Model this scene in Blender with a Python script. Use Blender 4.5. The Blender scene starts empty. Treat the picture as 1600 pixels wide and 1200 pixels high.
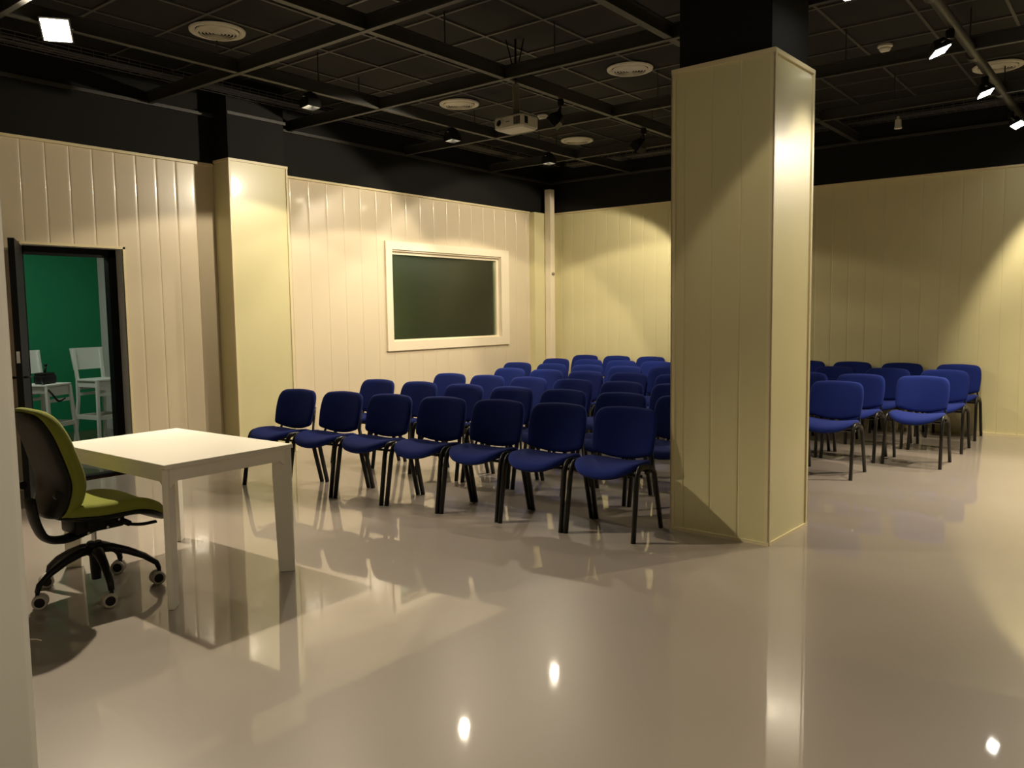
import bpy, bmesh, math, random
from mathutils import Vector, Matrix
random.seed(7)
PI = math.pi
scene = bpy.context.scene
COL = scene.collection

# ------------------------------------------------------------------ camera
F = Vector((-0.61658953, 0.78251547, -0.08652678)).normalized()
R = Vector((0.78610543, 0.61794974, -0.0132808)).normalized()
U = R.cross(F).normalized()
R = F.cross(U).normalized()
cd = bpy.data.cameras.new('camera')
cd.sensor_width = 36.0
cd.lens = 1267.77 / 1600 * 36.0
cd.clip_start = 0.05
cam = bpy.data.objects.new('camera', cd)
m = Matrix((R, U, -F)).transposed().to_4x4()
m.translation = Vector((7.5625, -10.6033, 1.465))
cam.matrix_world = m
COL.objects.link(cam)
scene.camera = cam

# ------------------------------------------------------------------ world / exposure
w = bpy.data.worlds.new('world'); scene.world = w
w.use_nodes = True
w.node_tree.nodes['Background'].inputs[0].default_value = (1.0, 0.88, 0.7, 1)
w.node_tree.nodes['Background'].inputs[1].default_value = 0.02
scene.view_settings.view_transform = 'Standard'
scene.view_settings.look = 'None'
scene.view_settings.gamma = 1.0
scene.view_settings.use_curve_mapping = False
scene.view_settings.exposure = 0.0
WARM = (1.0, 0.86, 0.64)

# floodlights: (x, y, z), aim, power, cone deg, blend
LAMPS = {
 'left': [  # hung on the beam above the left half of the chairs
  ((1.58, -8.00, 3.44), (0.85, -0.60, -0.95), 560, 112, 0.3),
  ((1.50, -5.80, 3.40), (0.10, 0.0, -1.0), 85, 138, 0.10),
  ((1.50, -3.90, 3.40), (0.10, 0.0, -1.0), 85, 138, 0.10),
  ((1.50, -2.10, 3.40), (0.10, 0.0, -1.0), 85, 138, 0.10)],
 'middle': [ # dark backs towards the viewer, washing the left wall
  ((3.02, -4.10, 3.30), (-1.0, -0.45, -0.95), 240, 104, 0.15),
  ((3.02, -2.50, 3.30), (-1.0, 0.0, -0.95), 135, 97, 0.12),
  ((3.02, -1.20, 3.30), (-1.0, 0.0, -0.95), 150, 97, 0.12)],
 'right': [
  ((6.15, -6.95, 3.32), (0.34, 0.34, -1.0), 24, 104, 0.12),
  ((6.11, -5.35, 3.34), (0.0, 0.08, -1.0), 50, 66, 0.4),
  ((6.27, -3.90, 3.32), (0.35, 0.15, -1.0), 230, 100, 0.5),
  ((6.34, -2.35, 3.32), (0.35, 0.1, -1.0), 230, 100, 0.5),
  ((6.40, -0.72, 3.32), (0.45, -0.05, -1.0), 210, 98, 0.3)],
 'far': [  # past the right edge of the picture
  ((8.00, -1.50, 3.36), (-0.418, -0.545, -0.727), 560, 84, 0.55)],
 'behind': [  # added out of view to brighten the near wall and foreground floor
  ((8.00, -9.80, 3.36), (-0.3, 0.0, -1.0), 175, 104, 0.9)],
}

# ------------------------------------------------------------------ materials
def mat(name, col, rough=0.5, metal=0.0, spec=0.5, coat=0.0, coat_rough=0.03,
        noise=0.0, nscale=20.0, bump=0.0, bscale=200.0, emis=None, estr=0.0, sheen=0.0, rvar=0.0):
    M = bpy.data.materials.new(name); M.use_nodes = True
    nt = M.node_tree; b = nt.nodes['Principled BSDF']
    b.inputs['Base Color'].default_value = (*col, 1)
    b.inputs['Roughness'].default_value = rough
    b.inputs['Metallic'].default_value = metal
    b.inputs['Specular IOR Level'].default_value = spec
    b.inputs['Coat Weight'].default_value = coat
    b.inputs['Coat Roughness'].default_value = coat_rough
    if sheen: b.inputs['Sheen Weight'].default_value = sheen
    if emis:
        b.inputs['Emission Color'].default_value = (*emis, 1)
        b.inputs['Emission Strength'].default_value = estr
    tc = nt.nodes.new('ShaderNodeTexCoord')
    if noise:
        n = nt.nodes.new('ShaderNodeTexNoise'); n.inputs['Scale'].default_value = nscale
        n.inputs['Detail'].default_value = 6
        nt.links.new(tc.outputs['Object'], n.inputs['Vector'])
        mx = nt.nodes.new('ShaderNodeMix'); mx.data_type = 'RGBA'
        mx.inputs[6].default_value = (*[c*(1-noise) for c in col], 1)
        mx.inputs[7].default_value = (*[min(1, c*(1+noise)) for c in col], 1)
        nt.links.new(n.outputs['Fac'], mx.inputs[0])
        nt.links.new(mx.outputs[2], b.inputs['Base Color'])
        if rvar:
            mr = nt.nodes.new('ShaderNodeMapRange')
            mr.inputs[3].default_value = max(0, rough-rvar); mr.inputs[4].default_value = rough+rvar
            nt.links.new(n.outputs['Fac'], mr.inputs[0]); nt.links.new(mr.outputs[0], b.inputs['Roughness'])
    if bump:
        n2 = nt.nodes.new('ShaderNodeTexNoise'); n2.inputs['Scale'].default_value = bscale
        n2.inputs['Detail'].default_value = 3
        nt.links.new(tc.outputs['Object'], n2.inputs['Vector'])
        bp = nt.nodes.new('ShaderNodeBump'); bp.inputs['Strength'].default_value = bump
        bp.inputs['Distance'].default_value = 0.01
        nt.links.new(n2.outputs['Fac'], bp.inputs['Height'])
        nt.links.new(bp.outputs[0], b.inputs['Normal'])
        if coat: nt.links.new(bp.outputs[0], b.inputs['Coat Normal'])
    return M

M_floor = mat('epoxy_floor', (0.33, 0.285, 0.245), rough=0.35, spec=0.5, coat=0.9, coat_rough=0.035,
              noise=0.07, nscale=1.3, bump=0.10, bscale=1.6)
M_cream = mat('cream_panel', (0.72, 0.66, 0.38), rough=0.34, coat=0.25, coat_rough=0.12, noise=0.03, nscale=3, bump=0.02, bscale=8)
M_pinklit = mat('pale_cream_panel', (0.72, 0.62, 0.45), rough=0.30, coat=0.6, coat_rough=0.09, noise=0.03, nscale=3, bump=0.02, bscale=8)  # same cream boards, with the pinker light on the left wall put into the colour
M_trim = mat('cream_trim', (0.78, 0.68, 0.42), rough=0.35, noise=0.02, nscale=10)
M_black = mat('black_paint', (0.0048, 0.0048, 0.0044), spec=0.3, rough=0.8, noise=0.2, nscale=4)
M_ceil = mat('black_ceiling_tile', (0.0105, 0.0105, 0.0095), rough=0.85, noise=0.15, nscale=2.5)
M_tbar = mat('dark_grey_grid', (0.075, 0.073, 0.065), rough=0.5, noise=0.1)
M_beam = mat('charcoal_steel', (0.035, 0.034, 0.030), rough=0.5, noise=0.15, nscale=8)
M_wire = mat('dull_wire', (0.10, 0.095, 0.085), rough=0.4, metal=0.6, noise=0.1)
M_cable = mat('grey_cable', (0.05, 0.048, 0.044), rough=0.6, noise=0.1)
M_white = mat('white_lacquer', (0.80, 0.76, 0.68), rough=0.35, noise=0.02, nscale=5)
M_wframe = mat('white_window_paint', (0.86, 0.76, 0.58), rough=0.35, noise=0.02, nscale=5)
M_vent = mat('vent_white', (0.80, 0.76, 0.64), rough=0.5, noise=0.04)
M_grey = mat('grey_plaster', (0.66, 0.64, 0.60), rough=0.7, noise=0.05, nscale=6)
M_near = mat('light_grey_plaster', (0.55, 0.53, 0.48), rough=0.7, noise=0.05, nscale=5)
M_green = mat('green_screen_paint', (0.0, 0.20, 0.075), rough=0.6, noise=0.05, nscale=3)
M_dgreen = mat('dusky_green_paint', (0.06, 0.16, 0.075), rough=0.6, noise=0.05, nscale=3)
M_doorb = mat('black_door_lacquer', (0.006, 0.006, 0.006), spec=0.15, rough=0.5, noise=0.1)
M_wood = mat('red_brown_floor', (0.13, 0.055, 0.03), rough=0.2, coat=0.6, noise=0.3, nscale=6)
M_blue = mat('blue_fabric', (0.008, 0.019, 0.145), rough=0.9, spec=0.15, noise=0.08, nscale=300, bump=0.25, bscale=900, sheen=0.04)
M_plast = mat('black_plastic', (0.009, 0.009, 0.009), spec=0.22, rough=0.45, noise=0.1, nscale=40)
M_tube = mat('black_tube', (0.007, 0.0065, 0.006), spec=0.35, rough=0.34, noise=0.1, nscale=30)
M_olive = mat('olive_green_fabric', (0.215, 0.235, 0.035), rough=0.9, spec=0.2, noise=0.08, nscale=250, bump=0.25, bscale=800, sheen=0.1)
M_steel = mat('chrome', (0.55, 0.55, 0.55), rough=0.2, metal=1.0, noise=0.02)
M_ring = mat('grey_tyre', (0.42, 0.39, 0.34), rough=0.5, noise=0.05)
M_proj = mat('projector_plastic', (0.60, 0.57, 0.47), rough=0.45, noise=0.03)
M_lens = mat('lens_glass', (0.01, 0.01, 0.015), rough=0.05, coat=1.0, noise=0.1)
M_pole = mat('grey_metal_pole', (0.24, 0.22, 0.17), rough=0.4, metal=0.3, noise=0.05)
M_lampW = mat('lamp_arm_white', (0.50, 0.47, 0.38), rough=0.5, noise=0.03)
M_stool = mat('white_stool_paint', (0.62, 0.66, 0.58), rough=0.5, noise=0.03)
M_glow = mat('lamp_glow_cool', (1, 1, 1), emis=(1.0, 0.96, 0.85), estr=30, noise=0.001)
M_gloww = mat('lamp_glow_warm', (1, 1, 1), emis=(1.0, 0.86, 0.60), estr=60, noise=0.001)
M_socket = mat('socket_plastic', (0.6, 0.6, 0.55), rough=0.5, noise=0.02)

def glass_mat():
    M = bpy.data.materials.new('tinted_window_glass'); M.use_nodes = True
    nt = M.node_tree; nt.nodes.remove(nt.nodes['Principled BSDF'])
    out = nt.nodes['Material Output']
    tr = nt.nodes.new('ShaderNodeBsdfTransparent'); tr.inputs[0].default_value = (0.78, 0.84, 0.76, 1)
    gl = nt.nodes.new('ShaderNodeBsdfGlossy'); gl.inputs['Roughness'].default_value = 0.12
    gl.inputs['Color'].default_value = (0.9, 0.9, 0.85, 1)
    fr = nt.nodes.new('ShaderNodeFresnel'); fr.inputs['IOR'].default_value = 1.45
    mx = nt.nodes.new('ShaderNodeMixShader')
    nt.links.new(fr.outputs[0], mx.inputs[0]); nt.links.new(tr.outputs[0], mx.inputs[1]); nt.links.new(gl.outputs[0], mx.inputs[2])
    nt.links.new(mx.outputs[0], out.inputs['Surface'])
    return M
M_glass = glass_mat()

# ------------------------------------------------------------------ mesh helpers
def V(*a): return Vector(a)
def add_box(bm, lo, hi, bev=0.0, mtx=None):
    lo = Vector(lo); hi = Vector(hi)
    r = bmesh.ops.create_cube(bm, size=1.0)
    vs = r['verts']
    c = (lo+hi)/2; s = hi-lo
    for v in vs: v.co = Vector((v.co.x*s.x, v.co.y*s.y, v.co.z*s.z)) + c
    if bev:
        es = list({e for v in vs for e in v.link_edges})
        g = bmesh.ops.bevel(bm, geom=es, offset=bev, segments=2, affect='EDGES', profile=0.5)
        vs = list({v for f in g['faces'] for v in f.verts} | {v for v in vs if v.is_valid})
    if mtx is not None:
        for v in vs: v.co = mtx @ v.co
    return vs
def add_tube(bm, pts, ra, rb=None, n=8, side=None, cap=True, radii=None):
    """sweep an ellipse (ra along 'side', rb across) along pts"""
    rb = ra if rb is None else rb
    pts = [Vector(p) for p in pts]
    rings = []
    prev = None
    for i, p in enumerate(pts):
        if i == 0: t = pts[1]-p
        elif i == len(pts)-1: t = p-pts[i-1]
        else: t = (pts[i+1]-p).normalized()+(p-pts[i-1]).normalized()
        t.normalize()
        if side is not None: s = Vector(side) - t*Vector(side).dot(t)
        elif prev is not None: s = prev - t*prev.dot(t)
        else:
            s = t.cross(Vector((0, 0, 1)))
            if s.length < 1e-3: s = Vector((1, 0, 0))
        s.normalize(); prev = s.copy(); q = t.cross(s)
        k = radii[i] if radii else 1.0
        rings.append([bm.verts.new(p + s*(ra*k*math.cos(2*PI*j/n)) + q*(rb*k*math.sin(2*PI*j/n))) for j in range(n)])
    for a, b in zip(rings, rings[1:]):
        for j in range(n): bm.faces.new((a[j], a[(j+1) % n], b[(j+1) % n], b[j]))
    if cap:
        bm.faces.new(rings[0][::-1]); bm.faces.new(rings[-1])
def add_lathe(bm, prof, n=32, c=(0, 0, 0), mtx=None):
    rings = []
    for (r, z) in prof:
        if r < 1e-6: rings.append([bm.verts.new(Vector((0, 0, z)))])
        else: rings.append([bm.verts.new(Vector((r*math.cos(2*PI*j/n), r*math.sin(2*PI*j/n), z))) for j in range(n)])
    allv = [v for r in rings for v in r]
    for a, b in zip(rings, rings[1:]):
        if len(a) == 1 and len(b) == 1: continue
        if len(a) == 1:
            for j in range(n): bm.faces.new((a[0], b[j], b[(j+1) % n]))
        elif len(b) == 1:
            for j in range(n): bm.faces.new((a[j], b[0], a[(j+1) % n]))
        else:
            for j in range(n): bm.faces.new((a[j], b[j], b[(j+1) % n], a[(j+1) % n]))
    for v in allv:
        if mtx is not None: v.co = mtx @ v.co
        v.co += Vector(c)
def add_prism(bm, poly, vec):
    vec = Vector(vec)
    a = [bm.verts.new(Vector(p)) for p in poly]; b = [bm.verts.new(Vector(p)+vec) for p in poly]
    n = len(a)
    bm.faces.new(a[::-1]); bm.faces.new(b)
    for i in range(n): bm.faces.new((a[i], a[(i+1) % n], b[(i+1) % n], b[i]))
def obj(name, bm, material, parent=None, smooth=False, loc=None, rz=0.0, label=None, angle=None):
    bmesh.ops.recalc_face_normals(bm, faces=bm.faces[:])
    me = bpy.data.meshes.new(name); bm.to_mesh(me); bm.free()
    if smooth or angle:
        for p in me.polygons: p.use_smooth = True
        if angle:
            me.set_sharp_from_angle(angle=math.radians(angle))
    mats = material if isinstance(material, (list, tuple)) else [material]
    for mm in mats: me.materials.append(mm)
    o = bpy.data.objects.new(name, me); COL.objects.link(o)
    if parent is not None: o.parent = parent
    if loc is not None: o.location = loc
    o.rotation_euler = (0, 0, rz)
    if label: o['label'] = label
    return o
def empty(name, loc=(0, 0, 0), rz=0.0, label=None, cat=None, group=None):
    o = bpy.data.objects.new(name, None); COL.objects.link(o)
    o.empty_display_size = 0.1
    o.location = loc; o.rotation_euler = (0, 0, rz)
    tag(o, label, cat, group)
    return o
def tag(o, label=None, cat=None, group=None, kind=None):
    if label: o['label'] = label
    if cat: o['category'] = cat
    if group: o['group'] = group
    if kind: o['kind'] = kind
    return o
def struct(name, bm, material, label=None, parent=None, **k):
    o = obj(name, bm, material, parent, **k)
    if parent is None:
        o['kind'] = 'structure'
        if label: o['label'] = label
    return o
def copy_tree(o, parent=None):
    c = o.copy(); COL.objects.link(c); c.parent = parent
    for ch in list(o.children):
        copy_tree(ch, c)
    return c
def smooth_path(pts, r=0.04, n=5):
    """round the corners of a polyline"""
    pts = [Vector(p) for p in pts]; out = [pts[0]]
    for i in range(1, len(pts)-1):
        a = pts[i-1]-pts[i]; b = pts[i+1]-pts[i]
        k = min(r, a.length*0.49, b.length*0.49)
        p0 = pts[i]+a.normalized()*k; p1 = pts[i]+b.normalized()*k
        for j in range(n+1):
            t = j/n
            out.append(p0*(1-t)**2 + pts[i]*2*t*(1-t) + p1*t*t)
    out.append(pts[-1]); return out

# ------------------------------------------------------------------ room shell
HP = 3.0      # top of the cream panelling
HC = 3.85     # ceiling
XR = 12.5; YF = -15.0
bm = bmesh.new(); add_box(bm, (0, YF, -0.1), (XR, 0, 0)); struct('floor', bm, M_floor, 'glossy grey beige epoxy floor')
bm = bmesh.new(); add_box(bm, (-0.2, YF-.2, HC), (XR+.2, 0.2, HC+0.15)); ceiling = struct('ceiling', bm, M_ceil, 'black suspended ceiling')
# grid of the suspended ceiling
bm = bmesh.new()
xs = [0.42, 1.02, 1.62, 2.20, 2.95, 3.57, 4.17, 4.77, 5.37, 5.97, 6.57, 7.17, 7.77, 8.4, 9.0, 9.6]
for x in xs: add_box(bm, (x-.012, YF, HC-.012), (x+.012, 0, HC+.001))
y = -0.22
while y > YF:
    k = int(round(-y/0.605))
    add_box(bm, (0.02, y-.012, HC-.013), (XR, y+.012, HC)); y -= 0.605
obj('ceiling_grid', bm, M_tbar, ceiling)

def panel_sheet(bm, u0, u1, z0, z1, pitch, holes, fn, groove=0.004, start=None):
    """vertical boards: fn(u, out) -> (x, y); holes = [(ua, ub, za, zb)]"""
    us = {}
    s = u0 if start is None else start
    while s > u0+1e-4: s -= pitch
    j = s
    while j < u1+pitch:
        for du, off in ((-.03, 0.0), (-.014, 0.0), (-.008, -.0010), (-.003, -.35*groove), (0, -groove), (.002, -.5*groove), (.005, -.0006), (.011, 0.0), (.020, 0.0)):
            u = j+du
            if u0 < u < u1: us[round(u, 5)] = off
        j += pitch
    us[u0] = 0.0; us[u1] = 0.0
    for h in holes:
        for u in h[:2]:
            if u0 < u < u1: us[round(u, 5)] = 0.0
    zs = sorted({z0, z1} | {z for h in holes for z in h[2:] if z0 < z < z1})
    uu = sorted(us)
    grid = {}
    def vert(i, k):
        if (i, k) not in grid:
            x, y = fn(uu[i], us[uu[i]]); grid[(i, k)] = bm.verts.new((x, y, zs[k]))
        return grid[(i, k)]
    for i in range(len(uu)-1):
        um = (uu[i]+uu[i+1])/2
        for k in range(len(zs)-1):
            zm = (zs[k]+zs[k+1])/2
            if any(h[0] < um < h[1] and h[2] < zm < h[3] for h in holes): continue
            bm.faces.new((vert(i, k), vert(i+1, k), vert(i+1, k+1), vert(i, k+1)))

DY0, DY1, DZ = -7.70, -6.84, 2.11      # door opening
WY0, WY1, WZ0, WZ1 = -3.50, -1.24, 1.10, 2.29   # window opening
def wall_holes(bm, x0, x1, u0, u1, z0, z1, holes):
    """solid slab of wall behind the boards with openings"""
    us = sorted({u0, u1} | {h[0] for h in holes} | {h[1] for h in holes})
    for a, b in zip(us, us[1:]):
        cuts = [h for h in holes if h[0] <= a+1e-5 and h[1] >= b-1e-5]
        if not cuts: add_box(bm, (x0, a, z0), (x1, b, z1)); continue
        h = cuts[0]
        if h[2] > z0+1e-4: add_box(bm, (x0, a, z0), (x1, b, h[2]))
        if h[3] < z1-1e-4: add_box(bm, (x0, a, h[3]), (x1, b, z1))
holes = [(DY0, DY1, -1, DZ), (WY0, WY1, WZ0, WZ1)]
bm = bmesh.new(); wall_holes(bm, -0.22, -0.014, YF, 0.0, 0, HC, [(DY0, DY1, 0, DZ), holes[1]])
wl = struct('wall_left', bm, M_grey, 'panelled wall with door and window')
bm = bmesh.new(); panel_sheet(bm, YF, -5.87, 0, HP, 0.20, [(DY0, DY1, -1, DZ)], lambda u, o: (o, u), start=-5.87-.2)
obj('cream_boarding', bm, M_pinklit, wl, angle=50)
bm = bmesh.new(); panel_sheet(bm, -5.18, -0.53, 0, HP-0.005, 0.255, [holes[1]], lambda u, o: (o, u), start=-4.94)
obj('cream_boarding', bm, M_pinklit, wl, angle=50)
bm = bmesh.new(); add_box(bm, (-0.012, YF, HP), (0.02, 0.0, HC)); struct('wall_left_upper', bm, M_black, 'black upper wall on the left')
# pilaster on the left wall
bm = bmesh.new()
add_box(bm, (0.001, -5.855, 0), (0.27, -5.195, HP+0.03))
pl = struct('wall_pilaster', bm, M_cream, 'cream pilaster in the left wall')
bm = bmesh.new()
panel_sheet(bm, -5.865, -5.185, 0, HP+0.03, 0.68, [], lambda u, o: (0.283+o, u), start=-5.865)
panel_sheet(bm, 0.0, 0.283, 0, HP+0.03, 0.283, [], lambda u, o: (u, -5.868-o), start=0)
panel_sheet(bm, 0.0, 0.283, 0, HP+0.03, 0.283, [], lambda u, o: (u, -5.182+o), start=0)
obj('cream_boarding', bm, M_cream, pl, angle=50)
bm = bmesh.new()
add_box(bm, (0.262, -5.878, 0), (0.292, -5.855, HP+.04), .003); add_box(bm, (0.262, -5.195, 0), (0.292, -5.172, HP+.04), .003)
add_box(bm, (0, -5.878, HP+.02), (0.295, -5.172, HP+.045))
obj('corner_trim', bm, M_trim, pl)
bm = bmesh.new(); add_box(bm, (0.021, -5.86, HP+.046), (0.27, -5.19, HC)); struct('wall_pilaster_upper', bm, M_black, 'black upper part of the pilaster')
# small nib in the far left corner
bm = bmesh.new(); add_box(bm, (0.001, -0.53, 0), (0.10, -0.002, HP)); struct('wall_corner_nib', bm, M_cream, 'cream boxed nib in the far corner')
# back wall
bm = bmesh.new(); add_box(bm, (-0.22, 0.014, 0), (XR, 0.22, HC)); wb = struct('wall_back', bm, M_grey, 'far cream panelled wall')
bm = bmesh.new(); panel_sheet(bm, 0.0, XR, 0, HP+.015, 0.206, [], lambda u, o: (u, -o), start=4.36)
obj('cream_boarding', bm, M_cream, wb, angle=50)
bm = bmesh.new(); add_box(bm, (0.02, -0.02, HP+.012), (XR, 0.012, HC)); struct('wall_back_upper', bm, M_black, 'black upper part of the far wall')
bm = bmesh.new(); add_box(bm, (XR, YF, 0), (XR+.2, 0.2, HC)); struct('wall_right', bm, M_cream)
bm = bmesh.new(); add_box(bm, (-0.2, YF-.2, 0), (XR+.2, YF, HC)); struct('wall_front', bm, M_cream)
# cap trims and skirting lines
bm = bmesh.new(); add_box(bm, (0.001, YF, HP-.012), (0.026, -5.88, HP+.012)); add_box(bm, (0.001, -5.17, HP-.015), (0.026, -0.54, HP+.008)); struct('trim_1', bm, M_trim, 'cream cap strip on left wall panelling')
bm = bmesh.new(); add_box(bm, (0.10, -0.026, HP), (XR, -0.001, HP+.022)); struct('trim_2', bm, M_trim, 'cream cap strip on far wall panelling')
bm = bmesh.new(); add_box(bm, (0.10, -0.018, 0), (XR, -0.001, 0.035)); struct('baseboard_back', bm, M_trim)
bm = bmesh.new(); add_box(bm, (0.001, DY1+.03, 0), (0.014, -5.88, 0.03)); add_box(bm, (0.001, -5.17, 0), (0.014, -0.54, 0.03)); struct('baseboard_left', bm, M_trim)

# column
CR = -0.0382
def cc(x, y):
    dx, dy = x-5.7423, y+5.7413
    return (5.7423+dx*math.cos(CR)-dy*math.sin(CR), -5.7413+dx*math.sin(CR)+dy*math.cos(CR))
X0, X1, Y0, Y1 = 5.0677, 5.7423, -5.7413, -5.111
def cprism(bm, x0, x1, y0, y1, z0, z1):
    add_prism(bm, [(*cc(x0, y0), z0), (*cc(x1, y0), z0), (*cc(x1, y1), z0), (*cc(x0, y1), z0)], (0, 0, z1-z0))
bm = bmesh.new(); cprism(bm, X0+.014, X1-.014, Y0+.014, Y1-.014, 0, 3.0)
colm = struct('wall_column', bm, M_cream, 'free standing cream clad square column')
bm = bmesh.new()
panel_sheet(bm, X0, X1, 0.0, 3.0, 0.192, [], lambda u, o: cc(u, Y0-o), start=X0+.085, groove=.006)
panel_sheet(bm, X0, X1, 0.0, 3.0, 0.192, [], lambda u, o: cc(u, Y1+o), start=X0+.085, groove=.006)
panel_sheet(bm, Y0, Y1, 0.0, 3.0, 0.63, [], lambda u, o: cc(X1+o, u), start=Y0+.03, groove=.004)
panel_sheet(bm, Y0, Y1, 0.0, 3.0, 0.63, [], lambda u, o: cc(X0-o, u), start=Y0+.03, groove=.004)
obj('cream_boarding', bm, M_cream, colm, angle=50)
bm = bmesh.new()
t = .008
for (a, b) in ((X0, Y0), (X1, Y0), (X0, Y1), (X1, Y1)):
    sx = -1 if a == X1 else 1; sy = -1 if b == Y1 else 1
    xa, xb = sorted((a-sx*t, a+sx*.022)); ya, yb = sorted((b-sy*t, b+sy*.022))
    cprism(bm, xa, xb, min(b-sy*t, b+sy*.002), max(b-sy*t, b+sy*.002), 0, 3.01)
    cprism(bm, min(a-sx*t, a+sx*.002), max(a-sx*t, a+sx*.002), ya, yb, 0, 3.01)
for z0, z1 in ((0, .022), (2.985, 3.012)):
    cprism(bm, X0-t, X1+t, Y0-t-.002, Y0+.002, z0, z1); cprism(bm, X0-t, X1+t, Y1-.002, Y1+t+.002, z0, z1)
    cprism(bm, X1-.002, X1+t+.002, Y0, Y1, z0, z1); cprism(bm, X0-t-.002, X0+.002, Y0, Y1, z0, z1)
obj('corner_trim', bm, M_trim, colm)
bm = bmesh.new(); cprism(bm, X0+.03, X1-.03, Y0+.03, Y1-.03, 3.0, HC); struct('wall_column_upper', bm, M_black, 'black upper part of the column')

# near wall end at the left edge of the picture
bm = bmesh.new(); add_box(bm, (5.95, YF, 0), (6.28, -10.13, HC), 0.012); struct('wall_near', bm, M_near, 'light grey wall end beside the viewer')

# ------------------------------------------------------------------ door
bm = bmesh.new()
fx0, fx1 = -0.215, -0.13
add_box(bm, (fx0, DY1-.075, 0), (fx1, DY1, DZ)); add_box(bm, (fx0, DY0, 0), (fx1, DY0+.06, DZ)); add_box(bm, (fx0, DY0, DZ-.075), (fx1, DY1, DZ))
add_box(bm, (fx0, DY0, 0), (fx1, DY1, 0.02), .004)
door = struct('door_1', bm, M_doorb, 'black framed doorway with the leaf swung open')
bm = bmesh.new()   # cream edging around the opening
add_box(bm, (0.0, DY1, 0), (0.012, DY1+.022, DZ+.02)); add_box(bm, (0.0, DY0-.022, DZ), (0.012, DY1+.022, DZ+.022))
struct('trim_3', bm, M_trim, 'cream edging round the doorway')
L = V(0.72, -8.05, 0); H = V(0.03, -7.735, 0); d = (L-H).normalized(); n = V(-d.y, d.x, 0)
bm = bmesh.new(); add_prism(bm, [H-n*.022+V(0, 0, .03), L-n*.022+V(0, 0, .03), L+n*.022+V(0, 0, .03), H+n*.022+V(0, 0, .03)], (0, 0, 2.06))
leaf = obj('door_leaf', bm, M_doorb, door)
bm = bmesh.new()
c0 = L+d*.002
add_prism(bm, [c0-n*.012+V(0, 0, 1.135), c0+n*.012+V(0, 0, 1.135), c0+n*.012+V(0, 0, 1.225), c0-n*.012+V(0, 0, 1.225)], d*.003)
obj('latch_plate', bm, M_steel, leaf)
bm = bmesh.new()
hp = L-d*.07+V(0, 0, 1.02)
for s in (-1, 1):
    add_tube(bm, smooth_path([hp+n*s*.02, hp+n*s*.065, hp+n*s*.065-d*.11], .02), .009)
obj('door_handle', bm, M_plast, leaf, smooth=True)

# ------------------------------------------------------------------ window
bm = bmesh.new()
OY0, OY1, OZ0, OZ1 = -3.545, -1.08, 1.012, 2.392
def frame_ring(bm, x0, x1, o, i, bev=0.003):
    (a0, a1, b0, b1), (c0, c1, d0, d1) = o, i
    for poly in (((a0, b0), (a1, b0), (c1, d0), (c0, d0)), ((a0, b1), (a1, b1), (c1, d1), (c0, d1)),
                 ((a0, b0), (c0, d0), (c0, d1), (a0, b1)), ((a1, b0), (c1, d0), (c1, d1), (a1, b1))):
        add_prism(bm, [(x0, p[0], p[1]) for p in poly], (x1-x0, 0, 0))
frame_ring(bm, 0.001, 0.03, (OY0, OY1, OZ0, OZ1), (-3.44, -1.26, 1.13, 2.29))
frame_ring(bm, -0.10, 0.004, (WY0, WY1, WZ0, WZ1), (-3.44, -1.26, 1.13, 2.27))
win = struct('window_1', bm, M_wframe, 'white framed internal window onto a dark green room')
bm = bmesh.new(); frame_ring(bm, -0.09, -0.035, (-3.441, -1.259, 1.129, 2.271), (-3.405, -1.30, 1.15, 2.235))
obj('window_frame', bm, M_wframe, win)
bm = bmesh.new(); add_box(bm, (-0.068, -3.41, 1.14), (-0.060, -1.29, 2.245)); obj('window_pane', bm, M_glass, win)

# ------------------------------------------------------------------ rooms behind the left wall
bm = bmesh.new(); add_box(bm, (-3.5, -9.5, -0.1), (-0.22, 1.3, 0)); struct('floor_back_room', bm, M_wood, 'red brown floor of the room behind the door')
bm = bmesh.new(); add_box(bm, (-3.6, -9.6, 2.9), (-0.22, 1.4, 3.0)); struct('ceiling_back_room', bm, M_grey)
bm = bmesh.new(); add_box(bm, (-3.6, -9.5, 0), (-3.45, -5.47, 2.9)); struct('wall_green', bm, M_green, 'bright green wall seen through the doorway')
bm = bmesh.new(); add_box(bm, (-3.6, -5.47, 0), (-0.22, -5.35, 2.9)); struct('wall_partition', bm, M_grey, 'white side wall in the room behind the door')
bm = bmesh.new(); add_box(bm, (-3.6, -9.6, 0), (-0.22, -9.5, 2.9)); struct('wall_back_room_side', bm, M_grey)
bm = bmesh.new(); add_box(bm, (-2.2, -5.35, 0), (-2.1, 0.42, 2.9)); struct('wall_dark_green', bm, M_dgreen, 'green wall behind the window')
bm = bmesh.new(); add_box(bm, (-2.2, 0.42, 0), (-1.9, 0.80, 2.9)); add_box(bm, (-2.2, 0.8, 0), (-0.22, 1.0, 2.9)); struct('wall_grey_end', bm, M_grey, 'grey wall end behind the window')

def area(name, loc, size, power, col=(1, 1, 1), rot=(0, 0, 0), sy=None):
    l = bpy.data.lights.new(name, 'AREA'); l.energy = power; l.color = col; l.size = size
    if sy: l.shape = 'RECTANGLE'; l.size_y = sy
    o = bpy.data.objects.new(name, l); COL.objects.link(o); o.location = loc; o.rotation_euler = rot
    return o
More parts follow.
